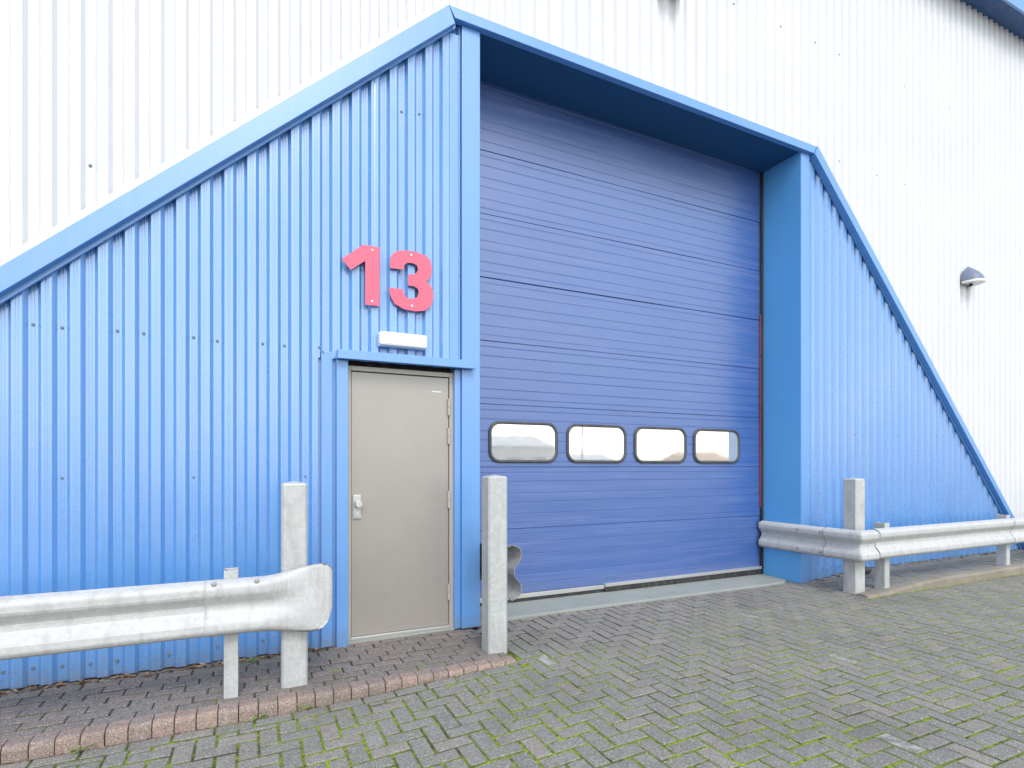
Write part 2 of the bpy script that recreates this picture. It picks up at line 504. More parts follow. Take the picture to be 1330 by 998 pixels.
# little scars and bolt heads near the right edge
mb = MB(bld.location)
for z in (.42, .85, 1.03, 1.17):
    mb = MB(bld.location)
    mb.cyl((XR - .07 + .03 * math.sin(z * 9), YD, z), (0, -1, 0), .011, .006, 8)
    mb.build('bolt', M['gasket'], sdoor)
def rrect(x0, x1, z0, z1, r, n=7):
    p = []
    for cx, cz, a in ((x1 - r, z1 - r, 0), (x0 + r, z1 - r, 90), (x0 + r, z0 + r, 180), (x1 - r, z0 + r, 270)):
        for k in range(n):
            t = R(a + 90 * k / (n - 1)); p.append((cx + r * math.cos(t), cz + r * math.sin(t)))
    return p
def ring(mb, rings):
    """rings: list of (outline, y) joined into a moulded frame"""
    n = len(rings[0][0]); v = []
    for o, y in rings: v += [(x, y, z) for x, z in o]
    f = []
    for r in range(len(rings) - 1):
        f += [(r * n + i, r * n + (i + 1) % n, (r + 1) * n + (i + 1) % n, (r + 1) * n + i) for i in range(n)]
    mb.add(v, f, 0, True)
for (x0, x1) in ((2.024, 2.785), (2.885, 3.636), (3.738, 4.476), (4.580, 5.309)):
    z0, z1 = 1.384, 1.794
    mb = MB(bld.location)
    ring(mb, [(rrect(x0, x1, z0, z1, .115), YD + .004), (rrect(x0 + .003, x1 - .003, z0 + .003, z1 - .003, .112), YD - .016), (rrect(x0 + .018, x1 - .018, z0 + .018, z1 - .018, .10), YD - .022),
              (rrect(x0 + .030, x1 - .030, z0 + .030, z1 - .030, .09), YD - .016), (rrect(x0 + .033, x1 - .033, z0 + .033, z1 - .033, .088), YD - .003)])
    mb.build('window_frame', M['gasket'], sdoor, recalc=True)
    mb = MB(bld.location)
    o = rrect(x0 + .030, x1 - .030, z0 + .030, z1 - .030, .09)
    mb.prism(o, YD - .007, YD - .002)
    mb.build('window_pane', M['pane'], sdoor)
# bottom profile: aluminium strip with the rubber seal hanging lower on the right
mb = MB(bld.location)
mb.hexa([(XL, YD - .012, .055), (3.35, YD - .012, .058), (3.35, YD + .02, .058), (XL, YD + .02, .055)], [(XL, YD - .012, .10), (3.35, YD - .012, .10), (3.35, YD + .02, .10), (XL, YD + .02, .10)])
mb.hexa([(3.352, YD - .03, .078), (XR - .02, YD - .03, .088), (XR - .02, YD + .02, .088), (3.352, YD + .02, .078)], [(3.352, YD - .03, .112), (XR - .02, YD - .03, .122), (XR - .02, YD + .02, .122), (3.352, YD + .02, .112)])
mb.build('bottom_rail', M['alu'], sdoor, bevel=.004)
mb = MB(bld.location)
mb.box(XL, 3.35, YD - .004, YD + .02, .023, .053)
mb.hexa([(3.352, YD - .022, .028), (XR - .02, YD - .022, .026), (XR - .02, YD + .02, .026), (3.352, YD + .02, .028)], [(3.352, YD - .022, .076), (XR - .02, YD - .022, .086), (XR - .02, YD + .02, .086), (3.352, YD + .02, .076)])
mb.build('bottom_seal', M['dark'], sdoor, bevel=.004)
mb = MB(bld.location)
mb.box(XR - .034, XR - .003, YD - .03, YD + .004, .03, 5.03)
mb.build('side_seal', M['dark'], bld)
mb = MB(bld.location)
for z0, z1 in ((.85, 2.05), (2.06, 2.70), (2.72, 3.22)):
    mb.box(XR - .0425, XR - .0345, YD - .02, YD - .008, z0, z1)
mb.build('edge_strip', M['redstrip'], bld)

# --- side door
fx0, fx1, fz1 = .645, 1.510, 2.135
mb = MB(bld.location)
for a in ((fx0, fx0 + .030, .0, fz1), (fx1 - .036, fx1, .0, fz1)):
    mb.box(a[0], a[1], 4.388, 4.47, a[2], a[3])
mb.box(fx0 + .030, fx1 - .036, 4.388, 4.47, 2.098, fz1)
sdoor2 = None
lf = MB(bld.location)
lf.box(fx0 + .034, fx1 - .040, 4.402, 4.445, .030, 2.092)
sd = lf.build('side_door', M['leaf'], bld, bevel=.004)
mb.build('door_frame', M['frame'], sd, bevel=.003)
mb = MB(bld.location)
mb.box(fx0 + .0, fx1, 4.46, 4.60, 0, 2.2)
mb.build('door_backing', M['dark'], sd)
for z0, z1 in ((1.779, 1.915), (1.541, 1.676), (1.005, 1.147), (.238, .373)):
    mb = MB(bld.location)
    mb.cyl((fx1 - .040, 4.389, z0), (0, 0, 1), .0125, (z1 - z0) * .49, 10)
    mb.cyl((fx1 - .040, 4.389, z0 + (z1 - z0) * .51), (0, 0, 1), .0125, (z1 - z0) * .49, 10)
    mb.build('hinge', M['frame'], sd)
mb = MB(bld.location)
mb.box(.692, .752, 4.390, 4.403, .945, 1.132)
lk = mb.build('lock_plate', M['alu'], sd, bevel=.003)
mb = MB(bld.location)
mb.cyl((.728, 4.391, 1.062), (0, -1, 0), .017, .025, 16); mb.cyl((.728, 4.366, 1.062), (0, -1, 0), .031, .028, 20, r2=.027)
mb.build('door_knob', M['alu'], sd, bevel=.003)
mb = MB(bld.location)
mb.box(.703, .741, 4.378, 4.391, .958, 1.008); mb.cyl((.722, 4.379, .983), (0, -1, 0), .012, .005, 14)
mb.build('lock_cylinder', M['alu'], sd, bevel=.002)
mb = MB(bld.location); mb.box(1.325, 1.408, 4.3995, 4.4015, 1.968, 1.976); mb.build('sticker', M['stickerwhite'], sd)
mb = MB(bld.location); mb.box(fx0 + .03, fx1 - .036, 4.380, 4.47, .008, .028); mb.build('threshold', M['alu'], sd, bevel=.003)
mb = MB(bld.location); mb.box(fx0 - .0, fx1, 4.362, 4.47, -.06, .007); mb.build('door_sill', M['concrete'], sd, bevel=.004)
# door surround flashings
mb = MB(bld.location)
mb.box(.5595, fx0, 4.325, 4.40, -.02, 2.163)
mb.box(.452, .535, 4.352, 4.372, -.01, 2.222)
mb.box(.425, .570, 4.379, 4.399, -.02, 2.215)
mb.build('door_jamb_trim', M['blue_dull'], bld, bevel=.004)
mb = MB(bld.location)
mb.box(1.506, 1.560, 4.350, 4.40, .0, 2.163)
mb.build('door_jamb_trim', M['blue_dull'], bld, bevel=.003)
mb = MB(bld.location)
mb.box(.562, 1.658, 4.272, 4.348, 2.168, 2.232)
mb.box(.535, 1.658, 4.262, 4.300, 2.163, 2.1665)
mb.cyl((.62, 4.272, 2.205), (0, -1, 0), .007, .003, 8); mb.cyl((1.60, 4.272, 2.20), (0, -1, 0), .007, .003, 8)
mb.build('door_lintel', M['blue_dull'], bld, bevel=.003)
mb = MB(bld.location)
mb.cyl((.465, 4.352, 2.215), (0, -1, 0), .009, .006, 8)
mb.build('screw', M['screwgrey'], bld)

# ------------------------------------------------------------------ house number
DY = 4.322
ONE = [(.753, 3.057), (.880, 3.058), (.880, 2.600), (.771, 2.600), (.771, 2.938), (.664, 2.851), (.596, 2.923)]
THREE = [(.961, 2.911), (.961, 2.974), (.979, 3.02), (1.022, 3.054), (1.078, 3.068), (1.125, 3.071), (1.178, 3.069), (1.248, 3.055), (1.287, 3.022), (1.301, 2.966), (1.297, 2.909), (1.28, 2.869), (1.250, 2.844), (1.289, 2.82), (1.310, 2.773), (1.310, 2.703), (1.287, 2.644), (1.235, 2.607), (1.159, 2.594), (1.072, 2.601), (.998, 2.635), (.964, 2.693), (.953, 2.755), (1.065, 2.758), (1.072, 2.722), (1.098, 2.693), (1.146, 2.690), (1.180, 2.710), (1.193, 2.751), (1.182, 2.780), (1.153, 2.793), (1.103, 2.794), (1.103, 2.882), (1.146, 2.886), (1.176, 2.906), (1.187, 2.936), (1.178, 2.963), (1.146, 2.977), (1.100, 2.974), (1.076, 2.951), (1.069, 2.914)]
def digit(pts, name, label, scr, cx, cz):
    t = thing(name, label, 'number', (cx, YF, cz), 'red number digits')
    mb = MB(t.location); mb.prism(pts, DY - .006, DY + .002)
    mb.build('digit_plate', M['red'], t)
    for (x, z) in scr:
        mb = MB(t.location)
        mb.cyl((x, DY - .006, z), (0, -1, 0), .0085, .004, 12); mb.cyl((x, DY + .002, z), (0, 1, 0), .006, YF - DY + .01, 8)
        mb.build('screw', M['stickerwhite'], t)
digit(ONE, 'number_one', 'red metal digit 1 screwed to the blue ribbed wall above the grey door', [(.824, 3.028), (.823, 2.632)], .75, 2.6)
digit(THREE, 'number_three', 'red metal digit 3 screwed to the blue ribbed wall above the grey door', [(1.13, 3.040), (1.136, 2.636)], 1.13, 2.6)

# ------------------------------------------------------------------ lamps
t = thing('bulkhead_lamp', 'long white box lamp on the blue wall directly above the grey door', 'lamp', (1.06, YF, 2.34))
mb = MB(t.location); mb.box(.874, 1.246, 4.325, YF - .001, 2.292, 2.398); mb.build('back_plate', M['lampwhite'], t, bevel=.006)
mb = MB(t.location)
mb.prism([(.870, 2.292), (1.250, 2.292), (1.250, 2.400), (.870, 2.400)], 4.262, 4.323)
mb.build('diffuser', M['lampwhite'], t, bevel=.018)

def wall_lamp(x, z, label):
    """quarter-dome hood lamp on the white wall; z is its underside"""
    t = thing('wall_lamp', label, 'lamp', (x, YF, z), 'hooded wall lamps')
    mb = MB(t.location); mb.box(x - .10, x + .10, YF - .022, YF - .001, z - .03, z + .16); mb.build('back_plate', M['lampgrey'], t, bevel=.008)
    mb = MB(t.location); n, m = 16, 9
    v, f = [], []
    for i in range(m + 1):
        ph = math.pi / 2 * i / m
        for j in range(n + 1):
            th = math.pi * j / n
            w = i / m; rr = 1 - w ** 1.7
            v.append((x + .155 * rr * math.cos(th), YF - .02 - .195 * rr * math.sin(th) ** .8, z + .235 * w ** .95))
    for i in range(m):
        for j in range(n):
            a = i * (n + 1) + j; f.append((a, a + 1, a + n + 2, a + n + 1))
    mb.add(v, f, 0, True)
    mb.build('lamp_hood', M['lampgrey'], t)
    mb = MB(t.location)
    ar = [(x + .15 * math.cos(math.pi * j / 14), YF - .021 - .205 * math.sin(math.pi * j / 14) ** .8) for j in range(15)]
    mb.add([(a, b, z + .003) for a, b in ar] + [(a, b, z - .028) for a, b in ar], [tuple(range(15)), tuple(range(29, 14, -1))] + [(i, (i + 1) % 15, (i + 1) % 15 + 15, i + 15) for i in range(15)])
    mb.build('lens', M['lampwhite'], t, bevel=.004)
    mb = MB(t.location); mb.cyl((x - .02, YF - .07, z - .03), (0, 0, -1), .022, .03, 10); mb.build('cable_gland', M['dark'], t)
wall_lamp(9.14, 3.945, 'blue-grey hooded lamp on the white wall right of the blue slope')
wall_lamp(3.76, 6.13, 'hooded lamp high on the white wall above the roller door')

# ------------------------------------------------------------------ guard rails and posts
HALF = [(.000, .154), (.004, .161), (.014, .163), (.056, .149), (.069, .140), (.078, .126), (.080, .116), (.079, .086), (.073, .071), (.038, .031), (.029, .017)]
PROF = [(d, z) for d, z in HALF] + [(.028, 0.0)] + [(d, -z) for d, z in reversed(HALF)]   # (forward, z), 23 points

def beam_mesh(mb, path, zc, nrm, lap=0.0, shape=None):
    """W-beam swept along a path of (x,y); nrm(i) the miter vector; shape(i)->(zscale, depthscale, dz)"""
    n = len(PROF); v = []
    th = .005
    for side in (0, 1):
        for i, (x, y) in enumerate(path):
            sz, sdp, dz = shape(i) if shape else (1, 1, 0)
            nx, ny = nrm[i]
            for (d, z) in PROF:
                dd = d * sdp + lap - (th if side else 0)
                v.append((x + nx * dd, y + ny * dd, zc + dz + z * sz * (1 - (.02 if side else 0))))
    L = len(path); f = []
    def id(s, i, j): return s * L * n + i * n + j
    for i in range(L - 1):
        for j in range(n - 1):
            f.append((id(0, i, j), id(0, i + 1, j), id(0, i + 1, j + 1), id(0, i, j + 1)))
            f.append((id(1, i, j), id(1, i, j + 1), id(1, i + 1, j + 1), id(1, i + 1, j)))
        for j in (0, n - 1):
            f.append((id(0, i, j), id(0, i + 1, j), id(1, i + 1, j), id(1, i, j)))
    for i in (0, L - 1):
        for j in range(n - 1):
            f.append((id(0, i, j), id(0, i, j + 1), id(1, i, j + 1), id(1, i, j)))
    mb.add(v, f, 0, False)

def thin_post(root, x, y, z0, z1, w=.076, sect='C'):
    mb = MB(root.location)
    t = .007
    mb.box(x, x + w, y, y + t, z0, z1)
    mb.box(x, x + t, y + t + .0005, y + .10, z0, z1)
    mb.box(x, x + w, y + .1005, y + .1075, z0, z1)
    return mb.build('post', M['railold'] if sect == 'I' else M['zinc'], root, bevel=.002)

def bolt(root, p, axis=(0, -1, 0), r=.016):
    mb = MB(root.location)
    mb.cyl(p, axis, r, .004, 14); a = Vector(axis)
    mb.cyl(Vector(p) + a * .004, axis, r * .72, .009, 12, r2=r * .5)
    return mb.build('bolt', M['raildark'], root)

def flat_end(mb, x0, x1, zc, y):
    pass

# left rail, along the front of the wall, with a flattened fish-tail end
gl = thing('guardrail', 'galvanised guardrail along the blue wall left of the grey door with a flared end', 'guardrail', (-.12, 3.66, zp(-.1)))
ZL = .530
mb = MB(gl.location)
beam_mesh(mb, [(-5.0, 3.66), (-2.0, 3.66), (-.160, 3.66)], ZL, [(0, -1)] * 3)
mb.build('beam', M['rail'], gl)
# terminal piece, laps over the beam, opens out and rounds off
mb = MB(gl.location)
N = 26; xa, xb = -.262, .440
n = len(PROF); v = []; f = []
th = .006
for side in (0, 1):
    for i in range(N + 1):
        u = i / N; x = xa + (xb - xa) * u
        fl = sm((u - .38) / .5)
        topz = .694 + .058 * sm((u - .42) / .5)
        botz = .366 - .030 * sm((u - .35) / .5)
        # rounded corners at the tip
        e = max(0.0, (x - (xb - .045)) / .045); topz -= .045 * (1 - math.sqrt(max(0, 1 - e * e)))
        e = max(0.0, (x - (xb - .11)) / .11); botz += .14 * (1 - math.sqrt(max(0, 1 - e * e)))
        for j, (d, z) in enumerate(PROF):
            s = (z + .163) / .326
            zz = botz + (topz - botz) * s
            flatd = .055 + .014 * math.cos((s - .5) * math.pi) 
            dd = (d + .0075) * (1 - fl) + flatd * fl + .006 * math.sin(9 * u + 5 * s) * fl
            v.append((x, 3.66 - dd + (th if side else 0), zz))
def idd(s, i, j): return s * (N + 1) * n + i * n + j
for i in range(N):
    for j in range(n - 1):
        f.append((idd(0, i, j), idd(0, i + 1, j), idd(0, i + 1, j + 1), idd(0, i, j + 1)))
        f.append((idd(1, i, j), idd(1, i, j + 1), idd(1, i + 1, j + 1), idd(1, i + 1, j)))
    for j in (0, n - 1): f.append((idd(0, i, j), idd(0, i + 1, j), idd(1, i + 1, j), idd(1, i, j)))
for i in (0, N):
    for j in range(n - 1): f.append((idd(0, i, j), idd(0, i, j + 1), idd(1, i, j + 1), idd(1, i, j)))
mb.add(v, f, 0, True)
mb.build('end_terminal', M['rail'], gl)
thin_post(gl, -.166, 3.668, zp(-.1) - .1, .735)
thin_post(gl, -2.9, 3.668, zp(-2.9) - .1, .735)
for x in (-.212, .012):
    bolt(gl, (x, 3.66 - .0705, .676), (0, -.8, .6), .017)
for x in (-.20, -.12, .03):
    bolt(gl, (x, 3.66 - .050, .377), (0, -.5, -1), .013)

# rail at the left side of the opening, seen end-on behind the near bollard
gs = thing('guardrail', 'short bent guardrail seen end-on behind the bollard beside the grey door', 'guardrail', (1.76, 4.3, 0))
mb = MB(gs.location)
path = [(1.762, 4.80), (1.762, 4.3), (1.765, 4.0), (1.775, 3.90), (1.785, 3.84)]
beam_mesh(mb, path, .535, [(1, 0)] * 5, shape=lambda i: ((1, 1, 0), (1, 1, 0), (1.1, 1.0, 0), (1.26, 1.1, 0), (1.32, 1.15, 0))[i])
mb.build('beam', M['raildark'], gs)  # darker steel: shade of the beam's hollow back put into its colour
bolt(gs, (1.84, 4.55, .63), (1, 0, .2)); 

# right rail: along the side of the opening, round the corner and along the front
gr = thing('guardrail', 'galvanised W-beam guardrail turning the corner at the right of the roller door', 'guardrail', (6.2, 3.66, 0))
RX, RY, ZR = 5.68, 3.65, .525
mb = MB(gr.location)
beam_mesh(mb, [(RX, 4.84), (RX, 4.4), (RX, 3.93)], ZR - .004, [(-1, 0)] * 3)
mb.build('beam', M['rail'], gr)
mb = MB(gr.location)
beam_mesh(mb, [(RX, 3.99), (RX, 3.80), (RX, RY + .012), (RX + .002, RY + .002), (RX + .012, RY), (5.80, RY), (5.885, RY)], ZR, [(-1, 0), (-1, 0), (-1, -.82), (-.95, -.95), (-.82, -1), (0, -1), (0, -1)], lap=.006)
mb.build('corner_beam', M['rail'], gr)
mb = MB(gr.location)
beam_mesh(mb, [(5.8855, RY), (5.899, RY)], ZR + .006, [(0, -1)] * 2, lap=.0035)
mb.build('seam_shade_strip', M['dark'], gr)  # added black strip, stands in for the shaded gap at the lap
mb = MB(gr.location)
beam_mesh(mb, [(RX, 3.997), (RX, 3.9905)], ZR - .001, [(-1, 0)] * 2, lap=.004)
mb.build('seam_shade_strip', M['gasket'], gr)  # side lap: shade of the gap drawn as a thin dark strip
mb = MB(gr.location)
beam_mesh(mb, [(5.900, RY), (7.0, RY), (8.70, RY)], ZR + .008, [(0, -1)] * 3, lap=.0)
mb.build('beam', M['rail'], gr)
mb = MB(gr.location)
beam_mesh(mb, [(8.60, RY), (11.0, RY), (16.0, RY)], ZR + .008, [(0, -1)] * 3, lap=.007)
mb.build('beam', M['rail'], gr)
for px in (6.13, 8.62, 11.2, 13.8):
    thin_post(gr, px, 3.662, -.05, .742 if px < 7 else .735, .085, 'I' if px > 7 else 'C')
for y in (4.02, 4.30):
    for dz in (.115, -.10):
        bolt(gr, (RX - .0815, y, ZR - .004 + dz), (-1, 0, .15), .017)
bolt(gr, (RX - .008, 4.80, ZR + .0), (-1, 0, 0), .015); bolt(gr, (6.07, RY - .010, ZR + .02), (0, -1, 0), .012); bolt(gr, (8.70, RY - .02, ZR + .02), (0, -1, 0), .014)

def bollard(x0, y0, z0, z1, label, mat, w=.152, lean=0):
    t = thing('steel_bollard', label, 'bollard', (x0 + w / 2, y0 + w / 2, z0), 'square galvanised bollards')
    mb = MB(t.location)
    c = .013
    def oct(a, z): 
        return [(x0 + a + c, y0 + a, z), (x0 + w - a - c, y0 + a, z), (x0 + w - a, y0 + a + c, z), (x0 + w - a, y0 + w - a - c, z), (x0 + w - a - c, y0 + w - a, z), (x0 + a + c, y0 + w - a, z), (x0 + a, y0 + w - a - c, z), (x0 + a, y0 + a + c, z)]
    rings = [(0, z0 - .15), (0, z0 + .3), (0, z0 + .7), (0, z1 - .014), (.004, z1 - .006), (.012, z1 - .001)]
    v = []
    for a, z in rings: v += oct(a, z)
    f = [(r * 8 + i, r * 8 + (i + 1) % 8, (r + 1) * 8 + (i + 1) % 8, (r + 1) * 8 + i) for r in range(len(rings) - 1) for i in range(8)]
    cx, cy = x0 + w / 2, y0 + w / 2
    mb.add(v, f)
    mb.build('post_body', mat, t)
    mb = MB(t.location)
    vv = oct(.012, z1 - .0012); 
    mb.add(vv + [(cx, cy, z1 + .010)], [(i, (i + 1) % 8, 8) for i in range(8)])
    mb.build('post_cap', mat, t)
bollard(.150, 3.680, zp(.2), 1.252, 'square galvanised bollard left of the grey door, behind the flared rail end', M['zinc'])
bollard(1.540, 3.690, zp(1.6), 1.283, 'square galvanised bollard right of the grey door at the end of the brick kerb', M['zinc'])
bollard(5.735, 3.712, 0.0, 1.222, 'dark-sided galvanised bollard in the guardrail corner right of the roller door', M['railold'])

# ------------------------------------------------------------------ paving
def blocks(name, rects, zf, mat, kind='structure', jit=.0022, ch=.0075, chz=.0045, depth=.03, faceedge=True, gap=.0043):
    """many bevelled blocks as one sheet of paving; rects = (x0,x1,y0,y1)"""
    V, F, T = [], [], []
    for (x0, x1, y0, y1) in rects:
        x0 += gap; x1 -= gap; y0 += gap; y1 -= gap
        if x1 - x0 < .012 or y1 - y0 < .012: continue
        b = len(V); tnt = random.random(); t3 = random.random()
        dz = random.uniform(-jit, jit); tx = random.uniform(-.012, .012); ty = random.uniform(-.012, .012)
        cx, cy = (x0 + x1) / 2, (y0 + y1) / 2
        jx = random.uniform(-.0015, .0015); jy = random.uniform(-.0015, .0015); ro = random.uniform(-.008, .008)
        def pt(x, y, d):
            X = cx + (x - cx) - (y - cy) * ro + jx; Y = cy + (y - cy) + (x - cx) * ro + jy
            return (X, Y, zf(x, y) + dz + tx * (x - cx) + ty * (y - cy) + d)
        c = min(ch, (x1 - x0) * .25, (y1 - y0) * .25)
        V += [pt(x0 + c, y0 + c, 0), pt(x1 - c, y0 + c, 0), pt(x1 - c, y1 - c, 0), pt(x0 + c, y1 - c, 0)]; T += [(tnt, 0, t3)] * 4
        V += [pt(x0, y0, -chz), pt(x1, y0, -chz), pt(x1, y1, -chz), pt(x0, y1, -chz)]; T += [(tnt, .8 if faceedge else .25, t3)] * 4
        V += [pt(x0, y0, -depth), pt(x1, y0, -depth), pt(x1, y1, -depth), pt(x0, y1, -depth)]; T += [(tnt, 1.0 if faceedge else .3, t3)] * 4
        F.append((b, b + 1, b + 2, b + 3))
        for i in range(4):
            j = (i + 1) % 4
            F.append((b + 4 + i, b + 4 + j, b + j, b + i)); F.append((b + 8 + i, b + 8 + j, b + 4 + j, b + 4 + i))
    me = bpy.data.meshes.new(name); me.from_pydata(V, [], F); me.materials.append(mat)
    a = me.attributes.new('tint', 'FLOAT_COLOR', 'POINT')
    flat = []
    for t in T: flat += [t[0], t[1], t[2], 1.0]
    a.data.foreach_set('color', flat)
    o = bpy.data.objects.new(name, me); link(o); o['kind'] = kind
    return o

KY = 3.495           # front of the brick kerb
KX = 1.665           # its end
RKY = 3.560          # front of the right kerb
W = .1
# herringbone, two directions square to the wall
ox, oy = 1.220 , 2.637
rects = []
for i in range(-140, 190):
    for j in range(-60, 60):
        X = (i + 2 * j) ; Y = (i - 2 * j)
        bx, by = ox + X * W, oy + Y * W
        if bx < -6.2 or bx > 16 or by < -4 or by > 4.9: continue
        for (a0, a1, b0, b1) in ((bx, bx + 2 * W, by, by + W), (bx + W, bx + 2 * W, by - 2 * W, by)):
            if a0 >= 16: continue
            cx = (a0 + a1) / 2
            lim1 = KY - .105
            if b1 <= lim1: rects.append((a0, a1, b0, b1)); continue
            if cx < KX + .01:
                if a1 > KX + .06: rects.append((KX + .004, a1, max(b0, lim1), min(b1, 4.40)))
                b1 = min(b1, lim1); a1 = min(a1, KX + .2)
            elif cx < 5.74:
                b1 = min(b1, 4.40 if cx < 5.3 else 4.70); a0 = max(a0, KX + .004) if b1 > lim1 else a0
            else:
                b1 = min(b1, RKY - .004)
            if b1 - b0 > .02 and a1 - a0 > .02: rects.append((a0, a1, b0, b1))
x = -6.0
while x < KX - .0:
    rects.append((x, min(x + .2, KX + .005), KY - .103, KY - .004)); x += .2
blocks('yard_paving', rects, lambda x, y: zy(x), M['block'])

# joints between the blocks
def sheet(name, x0, x1, y0, y1, zf, mat, step=.12):
    nx = int((x1 - x0) / step) + 1; ny = int((y1 - y0) / step) + 1
    V = [(x0 + (x1 - x0) * i / nx, y0 + (y1 - y0) * j / ny, 0) for j in range(ny + 1) for i in range(nx + 1)]
    V = [(x, y, zf(x, y)) for x, y, _ in V]
    F = [(j * (nx + 1) + i, j * (nx + 1) + i + 1, (j + 1) * (nx + 1) + i + 1, (j + 1) * (nx + 1) + i) for j in range(ny) for i in range(nx)]
    me = bpy.data.meshes.new(name); me.from_pydata(V, [], F); me.materials.append(mat)
    o = bpy.data.objects.new(name, me); link(o); o['kind'] = 'structure'; return o
sheet('paving_joints', -6.2, 16, -4.0, 4.75, lambda x, y: zy(x) - .0052, M['joint'])

# raised brick pavement before the side door, with its kerb
rects = []
row = 0; y = KY + .103
while y < 4.42:
    x = -6.0 + (.1 if row % 2 else 0) - .03 * row
    while x < KX:
        x1 = min(x + .2, KX - .0)
        rects.append((x, x1, y, y + .1)); x += .2
    y += .1; row += 1
blocks('pavement', rects, lambda x, y: zp(x), M['redblock'], gap=.003)
sheet('pavement_joints', -6.0, KX - .01, KY + .06, 4.44, lambda x, y: zp(x) - .0055, M['joint'])
rects = []
x = -6.0
while x < KX - .02:
    w = .104 + random.uniform(-.003, .003); rects.append((x, min(x + w, KX + .01), KY, KY + .102)); x += w
V, F, T = [], [], []
for (x0, x1, y0, y1) in rects:
    g = .0022; x0 += g; x1 -= g; b = len(V); tn, t3 = random.random(), random.random()
    dz = random.uniform(-.002, .002); dy = random.uniform(-.003, .003); tl = random.uniform(-.015, .015)
    sec = [(0, -.16), (0, -.030), (.004, -.016), (.012, -.006), (.024, -.001), (.100, 0.0), (.103, -.004), (.103, -.03)]
    for (xx, ins) in ((x0, .003), (x0 + .004, 0), (x1 - .004, 0), (x1, .003)):
        for (py, pz) in sec:
            V.append((xx, KY + dy + py + (ins if py < .05 else 0), zp(xx) + .003 + dz + pz - ins + tl * (xx - x0))); T.append((tn, .25 if ins else .0, t3))
    n8 = len(sec)
    for a in range(3):
        for k in range(n8 - 1): F.append((b + a * n8 + k, b + a * n8 + k + 1, b + (a + 1) * n8 + k + 1, b + (a + 1) * n8 + k))
    F.append(tuple(b + k for k in range(n8))); F.append(tuple(b + 3 * n8 + k for k in range(n8 - 1, -1, -1)))
me = bpy.data.meshes.new('kerb'); me.from_pydata(V, [], F); me.materials.append(M['kerbblock'])
at = me.attributes.new('tint', 'FLOAT_COLOR', 'POINT')
at.data.foreach_set('color', [c for t in T for c in (*t, 1.0)])
bm = bmesh.new(); bm.from_mesh(me); bmesh.ops.recalc_face_normals(bm, faces=bm.faces); bm.to_mesh(me); bm.free()
o = bpy.data.objects.new('kerb', me); link(o); o['kind'] = 'structure'

# right pavement with a worn concrete kerb
def zr(x, y): return .005 + .070 * sm((x - 5.75) / 1.3)
mb = MB()
xs_ = [5.70 + .16 * i for i in range(66)]
pv = None
rk = random.Random(3)
V, F = [], []
for i, x in enumerate(xs_):
    t = zr(x, 0) + .022 + rk.uniform(-.004, .004); e = rk.uniform(-.006, .006)
    V += [(x, RKY + e, -.05), (x, RKY + e + .004, t - .030 + rk.uniform(-.006, .006)), (x, RKY + .022 + e, t - .004), (x, RKY + .06, t), (x, RKY + .12, t), (x, RKY + .125, -.05)]
    if i:
        for k in range(5): F.append(((i - 1) * 6 + k, i * 6 + k, i * 6 + k + 1, (i - 1) * 6 + k + 1))
F.append((0, 1, 2, 3, 4, 5))
mb.add(V, F)
o = mb.build('kerb', M['kerbconc']); o['kind'] = 'structure'
rects = []
row = 0; y = RKY + .128
while y < 4.42:
    x = 5.72 + (.1 if row % 2 else 0) - .1
    while x < 16:
        rects.append((max(x, 5.72), x + .2, y, y + .1)); x += .2
    y += .1; row += 1
blocks('pavement', rects, zr, M['block'], gap=.003)
sheet('pavement_joints', 5.72, 16, RKY + .126, 4.44, lambda x, y: zr(x, y) - .005, M['joint'])

# the ground: one sheet to the horizon
mb = MB()
S = 900
mb.add([(-S, -S, -.16), (S, -S, -.16), (S, S, -.16), (-S, S, -.16)], [(0, 1, 2, 3)])
o = mb.build('ground', M['ground']); o['kind'] = 'structure'
o = sheet('yard_ground', -60, 60, -60, -4.0, lambda x, y: -.10 if x < -6 else zy(x) - .004, M['ground'], 3.0)

# leaf litter along the foot of the wall
mb = MB(); rl = random.Random(8)
for k in range(420):
    if k < 300:
        x = rl.uniform(-2.4, .50); y = 4.335 - abs(rl.gauss(0, .022)); z = zp(x) + .004 + rl.random() * .012
    else:
        x = rl.uniform(5.95, 10.0); y = 4.33 - abs(rl.gauss(0, .03)); z = zr(x, 0) + .003 + rl.random() * .008
    s = rl.uniform(.008, .026); a = rl.uniform(0, 6.28); b = rl.uniform(-.5, .5); cc = rl.uniform(-.5, .5)
    m = Matrix.Rotation(a, 3, 'Z') @ Matrix.Rotation(b, 3, 'X') @ Matrix.Rotation(cc, 3, 'Y')
    pts = [m @ Vector(p) * s + Vector((x, y, z)) for p in ((-1, 0, .1), (-.3, .5, -.05), (.6, .4, .1), (1.1, 0, .25), (.5, -.45, .1), (-.4, -.4, -.05))]
    mb.add(pts, [(0, 1, 2, 3, 4, 5)])
for k in range(260):
    x = rl.uniform(-2.4, 1.6); y = KY - .004 - abs(rl.gauss(0, .012)); z = zy(x) + .003
    s = rl.uniform(.004, .010); a = rl.uniform(0, 6.28)
    m = Matrix.Rotation(a, 3, 'Z') @ Matrix.Rotation(rl.uniform(-.6, .6), 3, 'X')
    pts = [m @ Vector(p) * s + Vector((x, y, z)) for p in ((-1, 0, 0), (0, .6, .3), (1, 0, 0), (0, -.6, .2))]
    mb.add(pts, [(0, 1, 2, 3)])
lt = mb.build('leaf_litter', M['litter'], recalc=False)
tag(lt, 'dry brown leaf litter and grit gathered along the foot of the wall', 'leaf litter', kind='stuff')

